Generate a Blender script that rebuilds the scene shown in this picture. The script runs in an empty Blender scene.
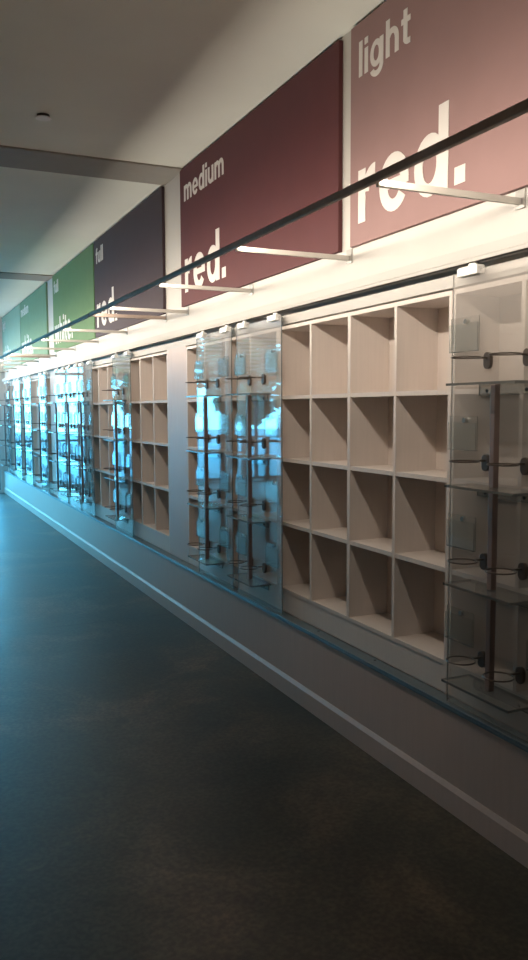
import bpy, bmesh, math, random
from mathutils import Matrix, Vector
random.seed(7)
scn = bpy.context.scene
C = scn.collection
PI = math.pi

# ------------------------------------------------------------------ materials
def new_mat(name):
    m = bpy.data.materials.new(name); m.use_nodes = True
    nt = m.node_tree; nt.nodes.clear()
    out = nt.nodes.new('ShaderNodeOutputMaterial')
    return m, nt, out

def principled(name, col, rough=0.5, metal=0.0, spec=0.5, noise=0.0, nscale=(8, 8, 8), bump=0.0, coat=0.0, bscale=60.0):
    m, nt, out = new_mat(name)
    b = nt.nodes.new('ShaderNodeBsdfPrincipled')
    b.inputs['Base Color'].default_value = (*col, 1)
    b.inputs['Roughness'].default_value = rough
    b.inputs['Metallic'].default_value = metal
    b.inputs['Specular IOR Level'].default_value = spec
    b.inputs['Coat Weight'].default_value = coat
    nt.links.new(b.outputs[0], out.inputs[0])
    tc = nt.nodes.new('ShaderNodeTexCoord')
    if noise > 0:
        mp = nt.nodes.new('ShaderNodeMapping'); mp.inputs['Scale'].default_value = nscale
        nz = nt.nodes.new('ShaderNodeTexNoise'); nz.inputs['Scale'].default_value = 1.0; nz.inputs['Detail'].default_value = 5
        rp = nt.nodes.new('ShaderNodeValToRGB')
        rp.color_ramp.elements[0].position = 0.3; rp.color_ramp.elements[1].position = 0.7
        rp.color_ramp.elements[0].color = (*[c * (1 - noise) for c in col], 1)
        rp.color_ramp.elements[1].color = (*[min(1, c * (1 + noise)) for c in col], 1)
        nt.links.new(tc.outputs['Object'], mp.inputs[0]); nt.links.new(mp.outputs[0], nz.inputs['Vector'])
        nt.links.new(nz.outputs['Fac'], rp.inputs[0]); nt.links.new(rp.outputs[0], b.inputs['Base Color'])
    if bump > 0:
        n2 = nt.nodes.new('ShaderNodeTexNoise'); n2.inputs['Scale'].default_value = bscale; n2.inputs['Detail'].default_value = 3
        bp = nt.nodes.new('ShaderNodeBump'); bp.inputs['Strength'].default_value = bump; bp.inputs['Distance'].default_value = 0.002
        nt.links.new(tc.outputs['Object'], n2.inputs['Vector'])
        nt.links.new(n2.outputs['Fac'], bp.inputs['Height']); nt.links.new(bp.outputs[0], b.inputs['Normal'])
    return m

def acrylic(name, tint, haze, rough=0.02, hazecol=(0.75, 0.76, 0.74), refl=1.0):
    """clear sheet: see-through, mirror reflection that grows at grazing angles, a little milky haze"""
    m, nt, out = new_mat(name)
    tr = nt.nodes.new('ShaderNodeBsdfTransparent'); tr.inputs[0].default_value = (*tint, 1)
    df = nt.nodes.new('ShaderNodeBsdfDiffuse'); df.inputs[0].default_value = (*hazecol, 1)
    gl = nt.nodes.new('ShaderNodeBsdfGlossy'); gl.inputs['Roughness'].default_value = rough
    gl.inputs['Color'].default_value = (refl, refl, refl, 1)
    m1 = nt.nodes.new('ShaderNodeMixShader'); m1.inputs[0].default_value = haze
    nt.links.new(tr.outputs[0], m1.inputs[1]); nt.links.new(df.outputs[0], m1.inputs[2])
    fr = nt.nodes.new('ShaderNodeFresnel')
    ge = nt.nodes.new('ShaderNodeNewGeometry')          # a sheet reflects the same from both of its faces
    mr = nt.nodes.new('ShaderNodeMapRange'); mr.inputs[3].default_value = 1.49; mr.inputs[4].default_value = 1 / 1.49
    nt.links.new(ge.outputs['Backfacing'], mr.inputs[0]); nt.links.new(mr.outputs[0], fr.inputs['IOR'])
    m2 = nt.nodes.new('ShaderNodeMixShader')
    nt.links.new(fr.outputs[0], m2.inputs[0]); nt.links.new(m1.outputs[0], m2.inputs[1]); nt.links.new(gl.outputs[0], m2.inputs[2])
    nt.links.new(m2.outputs[0], out.inputs[0])
    return m

def emission(name, col, s):
    m, nt, out = new_mat(name)
    e = nt.nodes.new('ShaderNodeEmission'); e.inputs[0].default_value = (*col, 1); e.inputs[1].default_value = s
    nt.links.new(e.outputs[0], out.inputs[0]); return m

def floor_material():
    m, nt, out = new_mat('polished_concrete')
    b = nt.nodes.new('ShaderNodeBsdfPrincipled')
    tc = nt.nodes.new('ShaderNodeTexCoord')
    L = nt.links
    n1 = nt.nodes.new('ShaderNodeTexNoise'); n1.inputs['Scale'].default_value = 1.6; n1.inputs['Detail'].default_value = 8; n1.inputs['Roughness'].default_value = 0.62
    n1.inputs['Distortion'].default_value = 0.6
    n2 = nt.nodes.new('ShaderNodeTexNoise'); n2.inputs['Scale'].default_value = 60; n2.inputs['Detail'].default_value = 4
    L.new(tc.outputs['Object'], n1.inputs['Vector']); L.new(tc.outputs['Object'], n2.inputs['Vector'])
    r1 = nt.nodes.new('ShaderNodeValToRGB'); cr = r1.color_ramp
    cr.elements[0].position = 0.34; cr.elements[0].color = (0.038, 0.042, 0.034, 1)
    cr.elements[1].position = 0.72; cr.elements[1].color = (0.19, 0.145, 0.10, 1)
    e = cr.elements.new(0.52); e.color = (0.075, 0.069, 0.052, 1)
    L.new(n1.outputs['Fac'], r1.inputs[0])
    r2 = nt.nodes.new('ShaderNodeValToRGB')
    r2.color_ramp.elements[0].position = 0.38; r2.color_ramp.elements[0].color = (0.72, 0.72, 0.72, 1)
    r2.color_ramp.elements[1].position = 0.66; r2.color_ramp.elements[1].color = (1.25, 1.22, 1.15, 1)
    L.new(n2.outputs['Fac'], r2.inputs[0])
    mx = nt.nodes.new('ShaderNodeMix'); mx.data_type = 'RGBA'; mx.blend_type = 'MULTIPLY'; mx.inputs[0].default_value = 1
    L.new(r1.outputs[0], mx.inputs[6]); L.new(r2.outputs[0], mx.inputs[7])
    # saw-cut control joints across the slab
    sp = nt.nodes.new('ShaderNodeSeparateXYZ'); L.new(tc.outputs['Object'], sp.inputs[0])
    ad = nt.nodes.new('ShaderNodeMath'); ad.operation = 'ADD'; ad.inputs[1].default_value = -0.72; L.new(sp.outputs[1], ad.inputs[0])
    mo = nt.nodes.new('ShaderNodeMath'); mo.operation = 'PINGPONG'; mo.inputs[1].default_value = 2.36; L.new(ad.outputs[0], mo.inputs[0])
    lt = nt.nodes.new('ShaderNodeMath'); lt.operation = 'LESS_THAN'; lt.inputs[1].default_value = 0.004; L.new(mo.outputs[0], lt.inputs[0])
    mj = nt.nodes.new('ShaderNodeMix'); mj.data_type = 'RGBA'; L.new(lt.outputs[0], mj.inputs[0])
    L.new(mx.outputs[2], mj.inputs[6]); mj.inputs[7].default_value = (0.012, 0.012, 0.010, 1)
    L.new(mj.outputs[2], b.inputs['Base Color'])
    rr = nt.nodes.new('ShaderNodeMapRange'); rr.inputs[3].default_value = 0.34; rr.inputs[4].default_value = 0.50
    L.new(n1.outputs['Fac'], rr.inputs[0]); L.new(rr.outputs[0], b.inputs['Roughness'])
    b.inputs['Specular IOR Level'].default_value = 0.5
    bp = nt.nodes.new('ShaderNodeBump'); bp.inputs['Strength'].default_value = 0.10; bp.inputs['Distance'].default_value = 0.002
    L.new(n2.outputs['Fac'], bp.inputs['Height']); L.new(bp.outputs[0], b.inputs['Normal'])
    L.new(b.outputs[0], out.inputs[0])
    return m

M = {
 'paint': principled('warm_white_paint', (0.53, 0.515, 0.49), 0.6, noise=0.03, nscale=(3, 3, 3), bump=0.15, bscale=180),
 'plinth': principled('plinth_laminate', (0.60, 0.475, 0.425), 0.45, noise=0.03, nscale=(60, 60, 4), spec=0.4),
 'ceil': principled('ceiling_paint', (0.76, 0.79, 0.73), 0.85, noise=0.03, nscale=(2, 2, 2), bump=0.2, bscale=140),
 'beam': principled('grey_beam', (0.30, 0.285, 0.255), 0.8, noise=0.04),  # beams get a darker grey than the ceiling
 'lam': principled('cream_laminate', (0.72, 0.65, 0.605), 0.5, noise=0.022, nscale=(90, 90, 5), spec=0.35),
 'dwall': principled('side_wall_paint', (0.40, 0.29, 0.20), 0.8, noise=0.04),
 'floor': floor_material(),
 'alu': principled('satin_aluminium', (0.20, 0.25, 0.275), 0.42, metal=0.6, noise=0.05, nscale=(5, 60, 5)),
 'fascia': principled('white_powder_coat', (0.50, 0.49, 0.47), 0.7, spec=0.2, noise=0.02, nscale=(4, 4, 4)),
 'slot': principled('dark_track_slot', (0.035, 0.032, 0.03), 0.5, noise=0.1),
 'bronze': principled('dark_bronze_metal', (0.32, 0.25, 0.21), 0.5, metal=0.1, noise=0.08, nscale=(30, 30, 30)),
 'post': principled('brown_anodised_post', (0.25, 0.185, 0.17), 0.42, metal=0.25, noise=0.06, nscale=(40, 40, 6)),
 'ring': principled('black_nickel_wire', (0.10, 0.08, 0.068), 0.4, metal=0.35, noise=0.06, nscale=(40, 40, 40)),
 'arm': principled('pale_arm_paint', (0.48, 0.455, 0.42), 0.4, noise=0.03),
 'white': principled('lettering_white', (0.66, 0.63, 0.60), 0.6, noise=0.02),
 'clip': principled('white_clamp_plastic', (0.85, 0.85, 0.83), 0.3, noise=0.02),
 'screw': principled('dark_screw', (0.03, 0.03, 0.03), 0.35, metal=0.6, noise=0.05),
 'steel': principled('brushed_steel_cap', (0.42, 0.41, 0.39), 0.35, metal=0.8, noise=0.05),
 'frame': principled('window_frame_paint', (0.10, 0.11, 0.12), 0.5, noise=0.05),
 'blind': principled('blind_slat', (0.62, 0.64, 0.64), 0.6, noise=0.03),
 'bark': principled('bark', (0.06, 0.05, 0.04), 0.9, noise=0.3, nscale=(12, 12, 3)),
 'leaf': principled('leaves', (0.05, 0.10, 0.035), 0.8, noise=0.6, nscale=(5, 5, 5)),
 'ground': principled('outside_paving', (0.30, 0.31, 0.31), 0.9, noise=0.15, nscale=(1, 1, 1)),
 'acr': acrylic('clear_acrylic', (0.965, 0.965, 0.96), 0.19, hazecol=(0.78, 0.74, 0.71)),
 'acr2': acrylic('clear_acrylic_shelf', (0.87, 0.885, 0.88), 0.10, hazecol=(0.6, 0.6, 0.6)),
 'acr3': acrylic('clear_acrylic_pocket', (0.95, 0.96, 0.96), 0.05, rough=0.05),
 'edge': acrylic('acrylic_cut_edge', (0.44, 0.47, 0.47), 0.5, rough=0.15, hazecol=(0.22, 0.23, 0.23)),
 'glass': acrylic('window_glass', (0.96, 0.98, 0.98), 0.0, rough=0.0),
 'led': emission('led_strip_glow', (1.0, 0.84, 0.66), 4.0),
}
BAN = {
 'lr': principled('banner_light_red', (0.27, 0.165, 0.158), 0.75, noise=0.03, bump=0.1, bscale=300),
 'mr': principled('banner_medium_red', (0.085, 0.019, 0.021), 0.75, noise=0.05, bump=0.1, bscale=300),
 'fr': principled('banner_full_red', (0.040, 0.022, 0.028), 0.75, noise=0.05, bump=0.1, bscale=300),
 'fg': principled('banner_full_green', (0.10, 0.19, 0.075), 0.75, noise=0.04, bump=0.1, bscale=300),
 'mg': principled('banner_medium_green', (0.15, 0.26, 0.16), 0.75, noise=0.04, bump=0.1, bscale=300),
 'lg': principled('banner_light_green', (0.26, 0.38, 0.30), 0.75, noise=0.04, bump=0.1, bscale=300),
}

# ------------------------------------------------------------------ helpers
def bx(bm, x0, x1, y0, y1, z0, z1, mi=0, edge_mi=None, thin=None):
    vs = [bm.verts.new((x, y, z)) for x in (x0, x1) for y in (y0, y1) for z in (z0, z1)]
    F = [((0, 1, 3, 2), 'x'), ((4, 6, 7, 5), 'x'), ((0, 4, 5, 1), 'y'), ((2, 3, 7, 6), 'y'), ((0, 2, 6, 4), 'z'), ((1, 5, 7, 3), 'z')]
    for idx, ax in F:
        f = bm.faces.new([vs[i] for i in idx]); f.material_index = mi
        if edge_mi is not None and ax != thin: f.material_index = edge_mi
    return vs

def cyl(bm, c, r, h, axis='x', n=16, r2=None):
    """closed cylinder centred at c along axis"""
    r2 = r if r2 is None else r2
    def P(a, t, rr):
        u, v = rr * math.cos(a), rr * math.sin(a)
        d = {'x': (t, u, v), 'y': (u, t, v), 'z': (u, v, t)}[axis]
        return (c[0] + d[0], c[1] + d[1], c[2] + d[2])
    A = [bm.verts.new(P(2 * PI * i / n, -h / 2, r)) for i in range(n)]
    B = [bm.verts.new(P(2 * PI * i / n, h / 2, r2)) for i in range(n)]
    bm.faces.new(A[::-1]); bm.faces.new(B)
    for i in range(n):
        j = (i + 1) % n; bm.faces.new((A[i], A[j], B[j], B[i]))

def torus(bm, c, R, r, n=36, k=8):
    rows = []
    for i in range(n):
        a = 2 * PI * i / n
        rows.append([bm.verts.new((c[0] + (R + r * math.cos(b)) * math.cos(a), c[1] + (R + r * math.cos(b)) * math.sin(a), c[2] + r * math.sin(b)))
                     for b in [2 * PI * j / k for j in range(k)]])
    for i in range(n):
        for j in range(k):
            bm.faces.new((rows[i][j], rows[(i + 1) % n][j], rows[(i + 1) % n][(j + 1) % k], rows[i][(j + 1) % k]))

def oval_plate(bm, x0, x1, yc, zc, w, h, n=10):
    """stadium-shaped plate lying in the y-z plane"""
    r = w / 2; pts = []
    for i in range(n + 1):
        a = PI * i / n; pts.append((yc + r * math.cos(a), zc + h / 2 - r + r * math.sin(a)))
    for i in range(n + 1):
        a = PI + PI * i / n; pts.append((yc + r * math.cos(a), zc - h / 2 + r + r * math.sin(a)))
    A = [bm.verts.new((x0, y, z)) for y, z in pts]; B = [bm.verts.new((x1, y, z)) for y, z in pts]
    bm.faces.new(A); bm.faces.new(B[::-1])
    for i in range(len(pts)):
        j = (i + 1) % len(pts); bm.faces.new((A[i], B[i], B[j], A[j]))

def obj(name, bm, mats, parent=None, bevel=0.0, smooth=False):
    bmesh.ops.recalc_face_normals(bm, faces=bm.faces)
    me = bpy.data.meshes.new(name); bm.to_mesh(me); bm.free()
    for m in (mats if isinstance(mats, (list, tuple)) else [mats]): me.materials.append(m)
    if smooth:
        for p in me.polygons: p.use_smooth = True
    o = bpy.data.objects.new(name, me); C.objects.link(o)
    if parent: o.parent = parent
    if bevel > 0:
        md = o.modifiers.new('bevel', 'BEVEL'); md.width = bevel; md.segments = 2; md.limit_method = 'ANGLE'
        md.harden_normals = False
    return o

def thing(name, label, cat, loc=(0, 0, 0), group=None):
    o = bpy.data.objects.new(name, None); C.objects.link(o); o.location = loc
    o['label'] = label; o['category'] = cat; o.empty_display_size = 0.1
    if group: o['group'] = group
    return o

def struct(name, bm, m, parent=None, bevel=0.0):
    o = obj(name, bm, m, parent, bevel)
    if parent is None: o['kind'] = 'structure'
    return o

def copy_tree(o, parent=None):
    c = o.copy(); C.objects.link(c)
    if parent: c.parent = parent
    for ch in list(o.children):
        copy_tree(ch, c)
    return c

# ------------------------------------------------------------------ dimensions (metres; y runs along the display wall, x=0 is its face)
BAYS = [(0.95, 5.27), (5.68, 10.0), (10.43, 14.75)]
ENDY, FRONTY, LEFTX, CEIL = 14.86, -3.2, -5.6, 3.10
Z_RAIL = 0.437
Z_TOP = 1.922
NEARX = -3.6                                # unseen left wall, set close here to shade the near end from window light
FZ = 0.045                                  # floor level
PX = -0.055                                 # the plinth stands forward of the cubbies

# ------------------------------------------------------------------ room shell
b = bmesh.new(); bx(b, LEFTX - 0.2, 0.3, FRONTY - 0.2, ENDY + 0.2, -0.15, FZ); struct('floor', b, M['floor'])
b = bmesh.new(); bx(b, LEFTX - 0.2, 0.3, FRONTY - 0.2, ENDY + 0.2, CEIL, CEIL + 0.15); struct('ceiling', b, M['ceil'])
b = bmesh.new()
bx(b, 0, 0.3, FRONTY, ENDY, Z_TOP + 0.006, CEIL)          # wall above the shelving
bx(b, PX, 0.3, FRONTY, ENDY, FZ, Z_RAIL - 0.012, 1)            # plinth below
bx(b, 0.215, 0.3, BAYS[0][0], BAYS[2][1], Z_RAIL - 0.012, Z_TOP + 0.006)
for y0, y1 in [(FRONTY, 0.95), (5.27, 5.68), (10.0, 10.43), (14.75, ENDY)]:
    bx(b, 0, 0.3, y0, y1, Z_RAIL - 0.012, Z_TOP + 0.006, 1)
struct('wall_right', b, [M['paint'], M['plinth']])
LW = [(10.0, 11.4), (11.55, 12.95), (13.1, 14.5)]              # unseen left-wall windows, added for more daylight at the far end (y ranges)
b = bmesh.new()
bx(b, NEARX - 0.2, NEARX, FRONTY, 9.6, FZ, CEIL); bx(b, LEFTX - 0.2, NEARX - 0.2, 9.4, 9.6, FZ, CEIL); bx(b, LEFTX - 0.2, LEFTX, 9.6, LW[0][0], FZ, CEIL); bx(b, LEFTX - 0.2, LEFTX, LW[2][1], ENDY, FZ, CEIL)
bx(b, LEFTX - 0.2, LEFTX, LW[0][1], LW[1][0], FZ, CEIL); bx(b, LEFTX - 0.2, LEFTX, LW[1][1], LW[2][0], FZ, CEIL)
for y0, y1 in LW: bx(b, LEFTX - 0.2, LEFTX, y0, y1, FZ, 0.12); bx(b, LEFTX - 0.2, LEFTX, y0, y1, 2.92, CEIL)
struct('wall_left', b, M['dwall'])
for k, (y0, y1) in enumerate(LW):
    b = bmesh.new(); t = 0.05; xa, xb = LEFTX - 0.12, LEFTX - 0.06
    bx(b, xa, xb, y0, y0 + t, 0.12, 2.92); bx(b, xa, xb, y1 - t, y1, 0.12, 2.92)
    for z0, z1 in ((0.12, 0.17), (2.87, 2.92), (2.12, 2.17)): bx(b, xa, xb, y0 + t, y1 - t, z0, z1)
    w = struct('window_%d' % (k + 5), b, M['frame'])
    b = bmesh.new(); bx(b, xa + 0.026, xa + 0.034, y0 + t, y1 - t, 0.17, 2.87); obj('pane', b, M['glass'], w)

b = bmesh.new(); bx(b, LEFTX - 0.2, 0.3, FRONTY - 0.2, FRONTY, FZ, CEIL); struct('wall_front', b, M['dwall'])

# end wall with glazing
WX = [(-1.52, -0.12), (-2.88, -1.61), (-4.24, -2.97), (-5.55, -4.33)]
WZ0, WZ1 = 0.09, 2.92
b = bmesh.new()
bx(b, LEFTX - 0.2, 0.3, ENDY, ENDY + 0.2, FZ - 0.01, WZ0); bx(b, LEFTX - 0.2, 0.3, ENDY, ENDY + 0.2, WZ1, CEIL)
xs = [0.3] + [v for w in WX for v in (w[1], w[0])] + [LEFTX - 0.2]
for i in range(0, len(xs), 2): bx(b, xs[i + 1], xs[i], ENDY, ENDY + 0.2, WZ0, WZ1)
struct('wall_back', b, M['paint'])
for k, (x0, x1) in enumerate(WX):
    b = bmesh.new(); t = 0.05; ya, yb = ENDY + 0.06, ENDY + 0.12
    bx(b, x0, x0 + t, ya, yb, WZ0, WZ1); bx(b, x1 - t, x1, ya, yb, WZ0, WZ1)
    bx(b, x0 + t, x1 - t, ya, yb, WZ0, WZ0 + t); bx(b, x0 + t, x1 - t, ya, yb, WZ1 - t, WZ1)
    bx(b, x0 + t, x1 - t, ya, yb, 2.12, 2.17); bx(b, x0 + t, x1 - t, ya, yb, 0.92, 0.96)
    xm = (x0 + x1) / 2; bx(b, xm - 0.03, xm + 0.03, ya, yb, WZ0 + t, 0.92); bx(b, xm - 0.03, xm + 0.03, ya, yb, 0.96, 2.12)
    w = struct('window_%d' % (k + 1), b, M['frame'])
    b = bmesh.new(); bx(b, x0 + t, x1 - t, ya + 0.026, ya + 0.034, WZ0 + t, WZ1 - t); obj('pane', b, M['glass'], w)
    b = bmesh.new()
    for i in range(9):
        z = 2.88 - 0.075 * i
        bx(b, x0 + 0.06, x1 - 0.06, ENDY + 0.01, ENDY + 0.05, z - 0.016, z + 0.016)
    obj('blind', b, M['blind'], w)

# trims: ceiling beams, baseboards
b = bmesh.new(); bx(b, LEFTX, 0, 5.27, 5.68, CEIL - 0.012, CEIL); struct('trim_1', b, M['beam'])
b = bmesh.new(); bx(b, LEFTX, 0, 9.99, 10.42, CEIL - 0.012, CEIL); struct('trim_2', b, M['beam'])
b = bmesh.new()                                             # chamfered baseboard along the display wall
prof = [(PX - 0.0003, FZ + 0.0005), (PX - 0.012, FZ + 0.0005), (PX - 0.012, 0.128), (PX - 0.003, 0.146), (PX - 0.0003, 0.146)]
A = [b.verts.new((x, FRONTY, z)) for x, z in prof]; B = [b.verts.new((x, ENDY, z)) for x, z in prof]
b.faces.new(A); b.faces.new(B[::-1])
for i in range(5): b.faces.new((A[i], B[i], B[(i + 1) % 5], A[(i + 1) % 5]))
struct('baseboard_right', b, M['plinth'])
b = bmesh.new(); bx(b, NEARX, NEARX + 0.016, FRONTY, 9.6, FZ, 0.15); struct('baseboard_left', b, M['paint'])

# outside the windows
b = bmesh.new(); bx(b, -30, 25, ENDY + 0.2, 60, -0.3, -0.1); bx(b, -30, LEFTX - 0.2, FRONTY, ENDY + 0.2, -0.3, -0.1); struct('ground', b, M['ground'])

def tree(x, y, h, r, label):
    t = thing('tree', label, 'tree', (x, y, -0.1), 'trees outside the end windows')
    b = bmesh.new(); cyl(b, (0, 0, h * 0.3), 0.13, h * 0.6, 'z', 10, 0.07); obj('trunk', b, M['bark'], t)
    b = bmesh.new(); rnd = random.Random(x * 7 + y)
    for i in range(1100):
        v = Vector((rnd.gauss(0, 1), rnd.gauss(0, 1), rnd.gauss(0, 1))).normalized() * (rnd.random() ** 0.4)
        c = Vector((v.x * r, v.y * r, h * 0.68 + v.z * h * 0.34))
        u = Vector((rnd.gauss(0, 1), rnd.gauss(0, 1), rnd.gauss(0, 1))).normalized()
        w = u.orthogonal().normalized(); s = 0.09 + 0.10 * rnd.random()
        q = [b.verts.new(c + w * s), b.verts.new(c + u * s * 0.6), b.verts.new(c - w * s), b.verts.new(c - u * s * 0.6)]
        b.faces.new(q)
    obj('crown', b, M['leaf'], t)
tree(-3.4, 18.0, 4.2, 1.0, 'bushy green tree outside the windows, nearest the display wall')
tree(-5.6, 17.0, 3.6, 0.9, 'low bushy green tree close outside the windows')
tree(-8.2, 16.6, 4.4, 0.9, 'slim bushy green tree outside, second from the far side')
tree(-6.6, 20.1, 5.0, 1.5, 'bushy green tree outside the windows, tallest and widest one')
tree(-11.2, 18.9, 4.6, 1.4, 'bushy green tree outside the windows, farthest from the display wall')

# ------------------------------------------------------------------ cubby shelving units (four columns by four rows)
UW, T, DEP = 1.44, 0.018, 0.20
SH = [1.558, 1.236, 0.902]              # centre heights of the inner shelves
ZB = 0.562                              # top of the bottom board
def cubby_unit(label):
    t = thing('cubby_unit', label, 'shelving', (0, 0, Z_RAIL), 'cubby shelving units set in the wall')
    zt = Z_TOP - 0.002 - Z_RAIL; L = M['lam']; e = 0.001
    for s in (0, 1):
        b = bmesh.new(); y = e if s == 0 else UW - e - T
        bx(b, 0, DEP, y, y + T, 0, zt); obj('side_panel', b, L, t, 0.0008)
    b = bmesh.new(); bx(b, 0, DEP, e + T, UW - e - T, zt - T, zt); obj('top_panel', b, L, t, 0.0008)
    b = bmesh.new(); bx(b, 0.0, DEP, e + T, UW - e - T, ZB - T - Z_RAIL, ZB - Z_RAIL); obj('bottom_panel', b, L, t, 0.0008)
    b = bmesh.new(); bx(b, DEP, DEP + 0.006, e, UW - e, 0, zt); obj('back_panel', b, L, t)
    b = bmesh.new(); bx(b, 0.003, 0.018, e + T, UW - e - T, 0.0, ZB - T - Z_RAIL); obj('kick_panel', b, L, t)
    for i in (1, 2, 3):
        b = bmesh.new(); y = UW * i / 4; w = T / 2 if i != 2 else 0.012
        bx(b, 0, DEP, y - w, y + w, ZB - Z_RAIL, zt - T); obj('divider', b, L, t, 0.0008)
    for z in SH:
        for i in range(4):
            y0 = UW * i / 4 + (e + T if i == 0 else (0.012 if i == 2 else T / 2))
            y1 = UW * (i + 1) / 4 - (e + T if i == 3 else (0.012 if i == 1 else T / 2))
            b = bmesh.new(); bx(b, 0.0015, DEP, y0, y1, z - T / 2 - Z_RAIL, z + T / 2 - Z_RAIL); obj('shelf', b, L, t)
    return t
UL = [['cream cubby unit at the right edge of the photo, behind the nearest clear panel',
       'fully uncovered empty cream cubby unit below the light red banner, largest in the photo',
       'cream cubby unit below the medium red banner, behind two clear panels with bottle rings'],
      ['mostly uncovered cream cubby unit left of the first pilaster, below the dark plum banner',
       'cream cubby unit below the seam between the dark plum and bright green banners',
       'cream cubby unit below the bright green banner, behind the row of three clear panels'],
      ['cream cubby unit just beyond the second wall pilaster, partly uncovered',
       'cream cubby unit below the medium green banner, covered by clear panels',
       'farthest cream cubby unit, against the end wall']]
proto = None
for bi, (y0, y1) in enumerate(BAYS):
    for i in range(3):
        if proto is None: u = proto = cubby_unit(UL[0][0])
        else: u = copy_tree(proto); u['label'] = UL[bi][i]
        u.location = (0.0, y0 + i * UW, Z_RAIL)

# ------------------------------------------------------------------ track above and ledge rail below
t = thing('sliding_panel_track', 'long white track fascia with a dark slot that the clear panels hang from', 'track', (0, 0.5, 1.98))
b = bmesh.new(); yl = 14.35
bx(b, -0.048, -0.0005, 0, yl, 0.022, 0.058); bx(b, -0.048, -0.043, 0, yl, 0.009, 0.022); bx(b, -0.018, -0.0005, 0, yl, 0.009, 0.022)
obj('fascia', b, M['fascia'], t, 0.002)
b = bmesh.new(); bx(b, -0.0425, -0.0185, 0, yl, 0.011, 0.0215); obj('channel', b, M['slot'], t)
t = thing('guide_rail', 'long aluminium ledge rail with small screws along the foot of the clear panels', 'rail', (0, 0.5, 0.4265))
b = bmesh.new(); bx(b, -0.062, -0.0005, 0, yl, 0, 0.010); bx(b, -0.062, PX - 0.0005, 0, yl, -0.010, 0)
obj('rail', b, M['alu'], t, 0.0015)
for i in range(28):
    b = bmesh.new(); cyl(b, (-0.020, 0.35 + i * 0.5, 0.0110), 0.006, 0.002, 'z', 10); obj('screw', b, M['screw'], t)

# ------------------------------------------------------------------ clear sliding panels with shelves, post, bottle rings and card pockets
SZ = [1.577, 1.240, 0.908, 0.572]
CZ = [1.807, 1.472, 1.130, 0.797]
XP = -0.045
def display_panel(label):
    t = thing('sliding_display_panel', label, 'display panel', (0, 0, 0.4385), 'clear sliding display panels')
    o = 0.4385
    b = bmesh.new(); bx(b, XP, XP + 0.006, -0.29, 0.29, 0, 1.962 - o, 0, 1, 'x'); obj('acrylic_sheet', b, [M['acr'], M['edge']], t)
    for y in (-0.2, 0.2):
        b = bmesh.new(); bx(b, XP - 0.014, XP + 0.02, y - 0.052, y + 0.052, 1.945 - o, 1.9755 - o)
        bx(b, XP + 0.006, XP + 0.018, y - 0.018, y + 0.018, 1.9755 - o, 1.9905 - o); obj('clamp', b, M['clip'], t, 0.003)
    for z in SZ:
        b = bmesh.new(); bx(b, XP - 0.120, XP - 0.0005, -0.165, 0.165, z - 0.004 - o, z + 0.004 - o, 0, 1, 'z')
        bx(b, XP - 0.007, XP - 0.0005, -0.135, 0.135, z - 0.036 - o, z - 0.004 - o, 0, 1, 'x')
        s = obj('shelf', b, [M['acr2'], M['edge']], t)
        for y in (-0.092, 0.092):
            b = bmesh.new(); cyl(b, (XP - 0.0085, y, z - 0.021 - o), 0.006, 0.003, 'x', 10); obj('screw', b, M['screw'], s)
    b = bmesh.new()
    for z1, z0 in zip(SZ[:-1], SZ[1:]):
        bx(b, XP - 0.063, XP - 0.041, -0.011, 0.011, z0 + 0.0045 - o, z1 - 0.0045 - o)
    obj('post', b, M['post'], t, 0.002)
    for z in SZ:
        for y in (-0.092, 0.092):
            zz = z + 0.086 - o
            b = bmesh.new(); torus(b, (XP - 0.096, y, zz), 0.047, 0.0026); bx(b, XP - 0.050, XP - 0.008, y - 0.004, y + 0.004, zz - 0.003, zz + 0.003)
            r = obj('bottle_ring', b, M['ring'], t, smooth=False)
            b = bmesh.new(); oval_plate(b, XP - 0.013, XP - 0.0005, y, zz - 0.008, 0.034, 0.056); obj('mount_plate', b, M['ring'], r, 0.0015)
    for z in CZ:
        for y in (-0.203, 0.207):
            zc = z - o
            b = bmesh.new(); x = XP - 0.012
            bx(b, x, x + 0.002, y - 0.074, y + 0.074, zc - 0.115, zc, 0, 1, 'x')
            bx(b, x - 0.007, x - 0.005, y - 0.074, y + 0.074, zc - 0.115, zc - 0.022, 0, 1, 'x')
            bx(b, x - 0.007, x + 0.002, y - 0.074, y + 0.074, zc - 0.117, zc - 0.115, 0, 1, 'z')
            c = obj('card_pocket', b, [M['acr3'], M['edge']], t)
            b = bmesh.new(); cyl(b, (XP - 0.006, y, zc - 0.014), 0.009, 0.011, 'x', 14); obj('standoff', b, M['steel'], c)
    return t
PAN = [(2.04, 'nearest clear display panel with bottle rings, cut by the right edge of the photo'),
       (3.99, 'clear display panel just left of the large uncovered cubby unit, right one of the pair'),
       (4.65, 'clear display panel beside the first wall pilaster, left one of the pair'),
       (6.82, 'lone clear display panel hanging over the cubbies left of the first wall pilaster'),
       (8.21, 'clear display panel at the right end of the row of three beyond the lone panel'),
       (8.86, 'clear display panel in the middle of the row of three beyond the lone panel'),
       (9.55, 'clear display panel at the left end of the row of three, before the second pilaster'),
       (10.72, 'clear display panel right beyond the second wall pilaster'),
       (12.05, 'clear display panel, right one of the last three near the end wall'),
       (13.08, 'clear display panel, middle one of the last three near the end wall'),
       (14.24, 'farthest clear display panel, left one of the last three by the end wall')]
p0 = None
for y, lab in PAN:
    if p0 is None: p = p0 = display_panel(lab)
    else: p = copy_tree(p0); p['label'] = lab
    p.location = (0, y, 0.4385)

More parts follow.
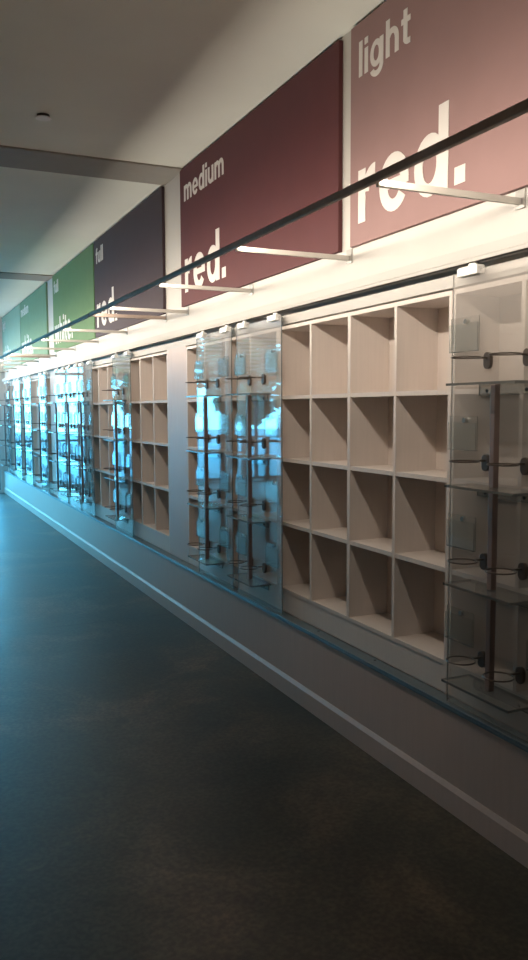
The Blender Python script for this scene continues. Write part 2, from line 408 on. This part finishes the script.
# ------------------------------------------------------------------ lettering: geometric grotesque glyphs (x-height = 1)
S = 0.27
LAY = [0]
def layer():
    LAY[0] = (LAY[0] + 1) % 7; return LAY[0]        # overlapping strokes must not be coplanar
def arc(cx, cy, rx, ry, a0, a1, tx=S, ty=0.22, n=26):
    out, inn = [], []
    for i in range(n + 1):
        a = math.radians(a0 + (a1 - a0) * i / n)
        out.append((cx + rx * math.cos(a), cy + ry * math.sin(a))); inn.append((cx + (rx - tx) * math.cos(a), cy + (ry - ty) * math.sin(a)))
    k = layer(); return [(k, [out[i], out[i + 1], inn[i + 1], inn[i]]) for i in range(n)]
def rc(x0, y0, x1, y1): return [(layer(), [(x0, y0), (x1, y0), (x1, y1), (x0, y1)])]
G = {}
G['r'] = (0.60, rc(0, 0, S, 1) + arc(0.60, 0.50, 0.46, 0.52, 88, 172, 0.25, 0.26))
G['e'] = (0.97, arc(0.485, 0.5, 0.485, 0.52, 0, 322) + rc(0.14, 0.40, 0.965, 0.565))
G['d'] = (0.97, arc(0.45, 0.5, 0.45, 0.52, 0, 360, 0.25) + rc(0.70, 0, 0.97, 1.40))
G['.'] = (0.28, rc(0, 0, 0.28, 0.28))
G['l'] = (S, rc(0, 0, S, 1.40))
G['i'] = (S, rc(0, 0, S, 1.0) + rc(0, 1.14, S, 1.40))
G['g'] = (0.97, arc(0.45, 0.5, 0.45, 0.52, 0, 360, 0.25) + rc(0.70, -0.02, 0.97, 1.0) + arc(0.485, -0.02, 0.485, 0.38, 195, 360, S, 0.22))
G['h'] = (0.90, rc(0, 0, S, 1.40) + rc(0.63, 0, 0.90, 0.56) + arc(0.45, 0.55, 0.45, 0.47, 0, 150, S, 0.23))
G['t'] = (0.60, rc(0.14, 0.16, 0.41, 1.30) + rc(0, 0.79, 0.60, 1.0) + arc(0.46, 0.26, 0.32, 0.27, 180, 272, S, 0.21) + rc(0.44, -0.01, 0.60, 0.20))
G['f'] = (0.60, rc(0.14, 0, 0.41, 1.12) + rc(0, 0.79, 0.60, 1.0) + arc(0.46, 1.12, 0.32, 0.29, 88, 180, S, 0.21) + rc(0.44, 1.19, 0.60, 1.41))
G['u'] = (0.90, rc(0, 0.44, S, 1.0) + rc(0.63, 0, 0.90, 1.0) + arc(0.45, 0.45, 0.45, 0.47, 180, 330, S, 0.23))
G['m'] = (1.42, rc(0, 0, S, 1.0) + rc(0.575, 0, 0.845, 0.58) + rc(1.15, 0, 1.42, 0.58)
          + arc(0.43, 0.57, 0.415, 0.45, 0, 150, S, 0.23) + arc(1.005, 0.57, 0.415, 0.45, 0, 150, S, 0.23))
def diag(x0, y0, x1, y1, w=0.29): return [(layer(), [(x0, y0), (x0 + w, y0), (x1 + w, y1), (x1, y1)])]
G['w'] = (1.40, diag(0.23, 0, 0, 1) + diag(0.23, 0, 0.50, 1, 0.27) + diag(0.86, 0, 0.60, 1, 0.27) + diag(0.86, 0, 1.11, 1))

def lettering(name, text, y_start, z_base, xh, width, parent, face):
    gap = 0.17
    nat = sum(G[c][0] for c in text) + gap * (len(text) - 1)
    sx = width / nat
    b = bmesh.new(); u = 0; x1 = face
    for c in text:
        w, polys = G[c]
        for k, poly in polys:
            x0 = face - 0.0012 - 0.00015 * k
            P = [(y_start - (u + px) * sx, z_base + pz * xh) for px, pz in poly]
            A = [b.verts.new((x0, y, z)) for y, z in P]; B = [b.verts.new((x1, y, z)) for y, z in P]
            try:
                b.faces.new(A); b.faces.new(B[::-1])
                for i in range(4): b.faces.new((A[i], B[i], B[(i + 1) % 4], A[(i + 1) % 4]))
            except ValueError: pass
        u += w + gap
    return obj(name, b, M['white'], parent)

def banner(y0, y1, mat, small, big, label, sw, bw, yoff=0.085):
    t = thing('wall_banner', label, 'banner', (0, (y0 + y1) / 2, 2.188), 'coloured wine banners along the top of the wall')
    yc = (y0 + y1) / 2; h = (y1 - y0) / 2
    b = bmesh.new(); bx(b, -0.022, -0.0008, -h, h, 0, 0.895); obj('panel', b, mat, t, 0.002)
    lettering('small_lettering', small, h - yoff, 2.864 - 2.188, 0.100, sw, t, -0.0221)
    lettering('large_lettering', big, h - yoff, 2.273 - 2.188, 0.215, bw, t, -0.0221)
banner(0.95, 3.07, BAN['lr'], 'light', 'red.', 'dusty pink banner reading light red. at the top right', 0.366, 0.70, 0.068)
banner(3.17, 5.29, BAN['mr'], 'medium', 'red.', 'deep red banner reading medium red. between two white strips', 0.70, 0.72)
banner(5.69, 7.82, BAN['fr'], 'full', 'red.', 'near-black plum banner reading full red. beside the pilaster', 0.275, 0.74)
banner(7.86, 9.985, BAN['fg'], 'full', 'white.', 'bright green banner left of the dark plum banner', 0.275, 1.02)
banner(10.44, 12.65, BAN['mg'], 'medium', 'white.', 'teal green banner just beyond the second pilaster', 0.70, 1.02)
banner(12.70, 14.80, BAN['lg'], 'light', 'white.', 'pale aqua banner farthest away at the end wall', 0.366, 1.02)

# ------------------------------------------------------------------ light bars on arms
XR, ZR = -0.55, 2.157
def light_bar(y0, y1, arms, label, power, near_end=False, col=(1.0, 0.87, 0.72)):
    yc = (y0 + y1) / 2
    t = thing('light_bar', label, 'light fixture', (0, yc, ZR), 'light bars on arms along the display wall')
    b = bmesh.new(); bx(b, XR - 0.009, XR + 0.009, y0 - yc, y1 - yc, -0.011, 0.013); obj('bar', b, M['bronze'], t, 0.003)
    b = bmesh.new(); bx(b, XR + 0.0095, XR + 0.012, y0 - yc + 0.05, y1 - yc - 0.05, 0.004, 0.011); obj('light_strip', b, M['led'], t)
    for y in arms:
        b = bmesh.new(); bx(b, XR + 0.0125, -0.006, y - yc - 0.007, y - yc + 0.007, -0.018, 0.003)
        a = obj('arm', b, M['arm'], t, 0.002)
        b = bmesh.new(); bx(b, -0.0058, -0.0006, y - yc - 0.022, y - yc + 0.022, -0.030, 0.030); obj('wall_plate', b, M['steel'], a, 0.001)
    for y in ([y1 - 0.012] + ([y0 + 0.012] if near_end else [])):
        b = bmesh.new(); bx(b, XR + 0.0125, -0.006, y - yc - 0.010, y - yc + 0.010, -0.012, 0.012)
        a = obj('end_bar', b, M['bronze'], t, 0.002)
        b = bmesh.new(); bx(b, -0.0058, -0.0006, y - yc - 0.018, y - yc + 0.018, -0.030, 0.030); obj('wall_plate', b, M['steel'], a, 0.001)
    ld = bpy.data.lights.new('bar_light', 'AREA'); ld.shape = 'RECTANGLE'; ld.size = y1 - y0 - 0.1; ld.size_y = 0.012
    ld.energy = power * (y1 - y0); ld.color = col
    lo = bpy.data.objects.new('bar_light', ld); C.objects.link(lo)
    d = Vector((1, 0, -0.02)).normalized()          # faces the wall, tipped down
    zax = -d; xax = Vector((0, 1, 0)); yax = zax.cross(xax)
    lo.parent = t
    lo.matrix_basis = Matrix.Translation((XR + 0.013, 0, 0.012)) @ Matrix((xax, yax, zax)).transposed().to_4x4()
    return t
P = 7.2
light_bar(1.0, 5.70, [2.05, 3.106, 4.16, 5.22], 'dark light bar nearest the viewer, on pale arms over the red banners', P)
light_bar(5.72, 10.40, [6.765, 7.82, 8.88, 9.99], 'dark light bar in the middle of the wall, over the green banners', P)
light_bar(10.42, 14.8, [11.257, 12.276, 13.30, 14.35], 'farthest dark light bar, reaching the end wall', P)

t = light_bar(1.0, 5.70, [2.05, 3.106, 4.16, 5.22], 'added fill light bar, unseen, on the opposite wall across the room', P * 0.28, True)  # added out-of-view lamp, warm fill for the near part of the room
t.location.x = NEARX; t.rotation_euler.z = PI; t['group'] = 'added fill light on the opposite wall'

# ceiling cap
t = thing('sprinkler_cap', 'small round white sprinkler cap on the ceiling at upper left', 'ceiling fitting', (-1.02, 4.65, CEIL))
b = bmesh.new(); cyl(b, (0, 0, -0.008), 0.034, 0.0158, 'z', 28); obj('collar', b, M['slot'], t)
b = bmesh.new(); cyl(b, (0, 0, -0.0185), 0.040, 0.005, 'z', 32, 0.043); obj('cover_plate', b, M['clip'], t, 0.001)

# ------------------------------------------------------------------ daylight
w = bpy.data.worlds.new('sky'); scn.world = w; w.use_nodes = True
nt = w.node_tree; nt.nodes.clear()
wo = nt.nodes.new('ShaderNodeOutputWorld'); bg = nt.nodes.new('ShaderNodeBackground')
tc = nt.nodes.new('ShaderNodeTexCoord'); sp = nt.nodes.new('ShaderNodeSeparateXYZ')
rp = nt.nodes.new('ShaderNodeValToRGB')
rp.color_ramp.elements[0].position = 0.0; rp.color_ramp.elements[0].color = (0.14, 0.62, 0.92, 1)
rp.color_ramp.elements[1].position = 0.6; rp.color_ramp.elements[1].color = (0.07, 0.48, 0.92, 1)
nt.links.new(tc.outputs['Generated'], sp.inputs[0]); nt.links.new(sp.outputs[2], rp.inputs[0])
nt.links.new(rp.outputs[0], bg.inputs[0]); bg.inputs[1].default_value = 14.5
nt.links.new(bg.outputs[0], wo.inputs[0])
ld = bpy.data.lights.new('window_portal', 'AREA'); ld.shape = 'RECTANGLE'; ld.size = 5.35; ld.size_y = 2.8
ld.cycles.is_portal = True
lo = bpy.data.objects.new('window_portal', ld); C.objects.link(lo)
lo.location = (-2.9, ENDY + 0.22, 1.52); lo.rotation_euler = (math.radians(-90), 0, 0)

ld = bpy.data.lights.new('window_portal', 'AREA'); ld.shape = 'RECTANGLE'; ld.size = 4.55; ld.size_y = 2.82
ld.cycles.is_portal = True
lo = bpy.data.objects.new('window_portal', ld); C.objects.link(lo)
lo.location = (LEFTX - 0.22, 12.25, 1.52); lo.rotation_euler = (math.radians(-90), 0, math.radians(90))

# ------------------------------------------------------------------ camera
R = Matrix(((0.90846652, 0.04058643, -0.41598237),
            (-0.41793417, 0.07766424, -0.90515153),
            (-0.00442991, 0.9961531, 0.08751781)))
cd = bpy.data.cameras.new('camera'); cam = bpy.data.objects.new('camera', cd); C.objects.link(cam)
cd.sensor_fit = 'VERTICAL'; cd.sensor_height = 24; cd.lens = 810 / 960 * 24; cd.clip_start = 0.02; cd.clip_end = 200
cam.matrix_world = Matrix.Translation((-1.84345, 0, 1.5)) @ R.to_4x4()
scn.camera = cam

scn.view_settings.view_transform = 'Standard'; scn.view_settings.look = 'None'
scn.view_settings.gamma = 1; scn.view_settings.use_curve_mapping = False
scn.view_settings.exposure = 0.0
scn.cycles.max_bounces = 12; scn.cycles.transparent_max_bounces = 48
scn.cycles.use_denoising = True
scn.cycles.caustics_reflective = False; scn.cycles.caustics_refractive = False
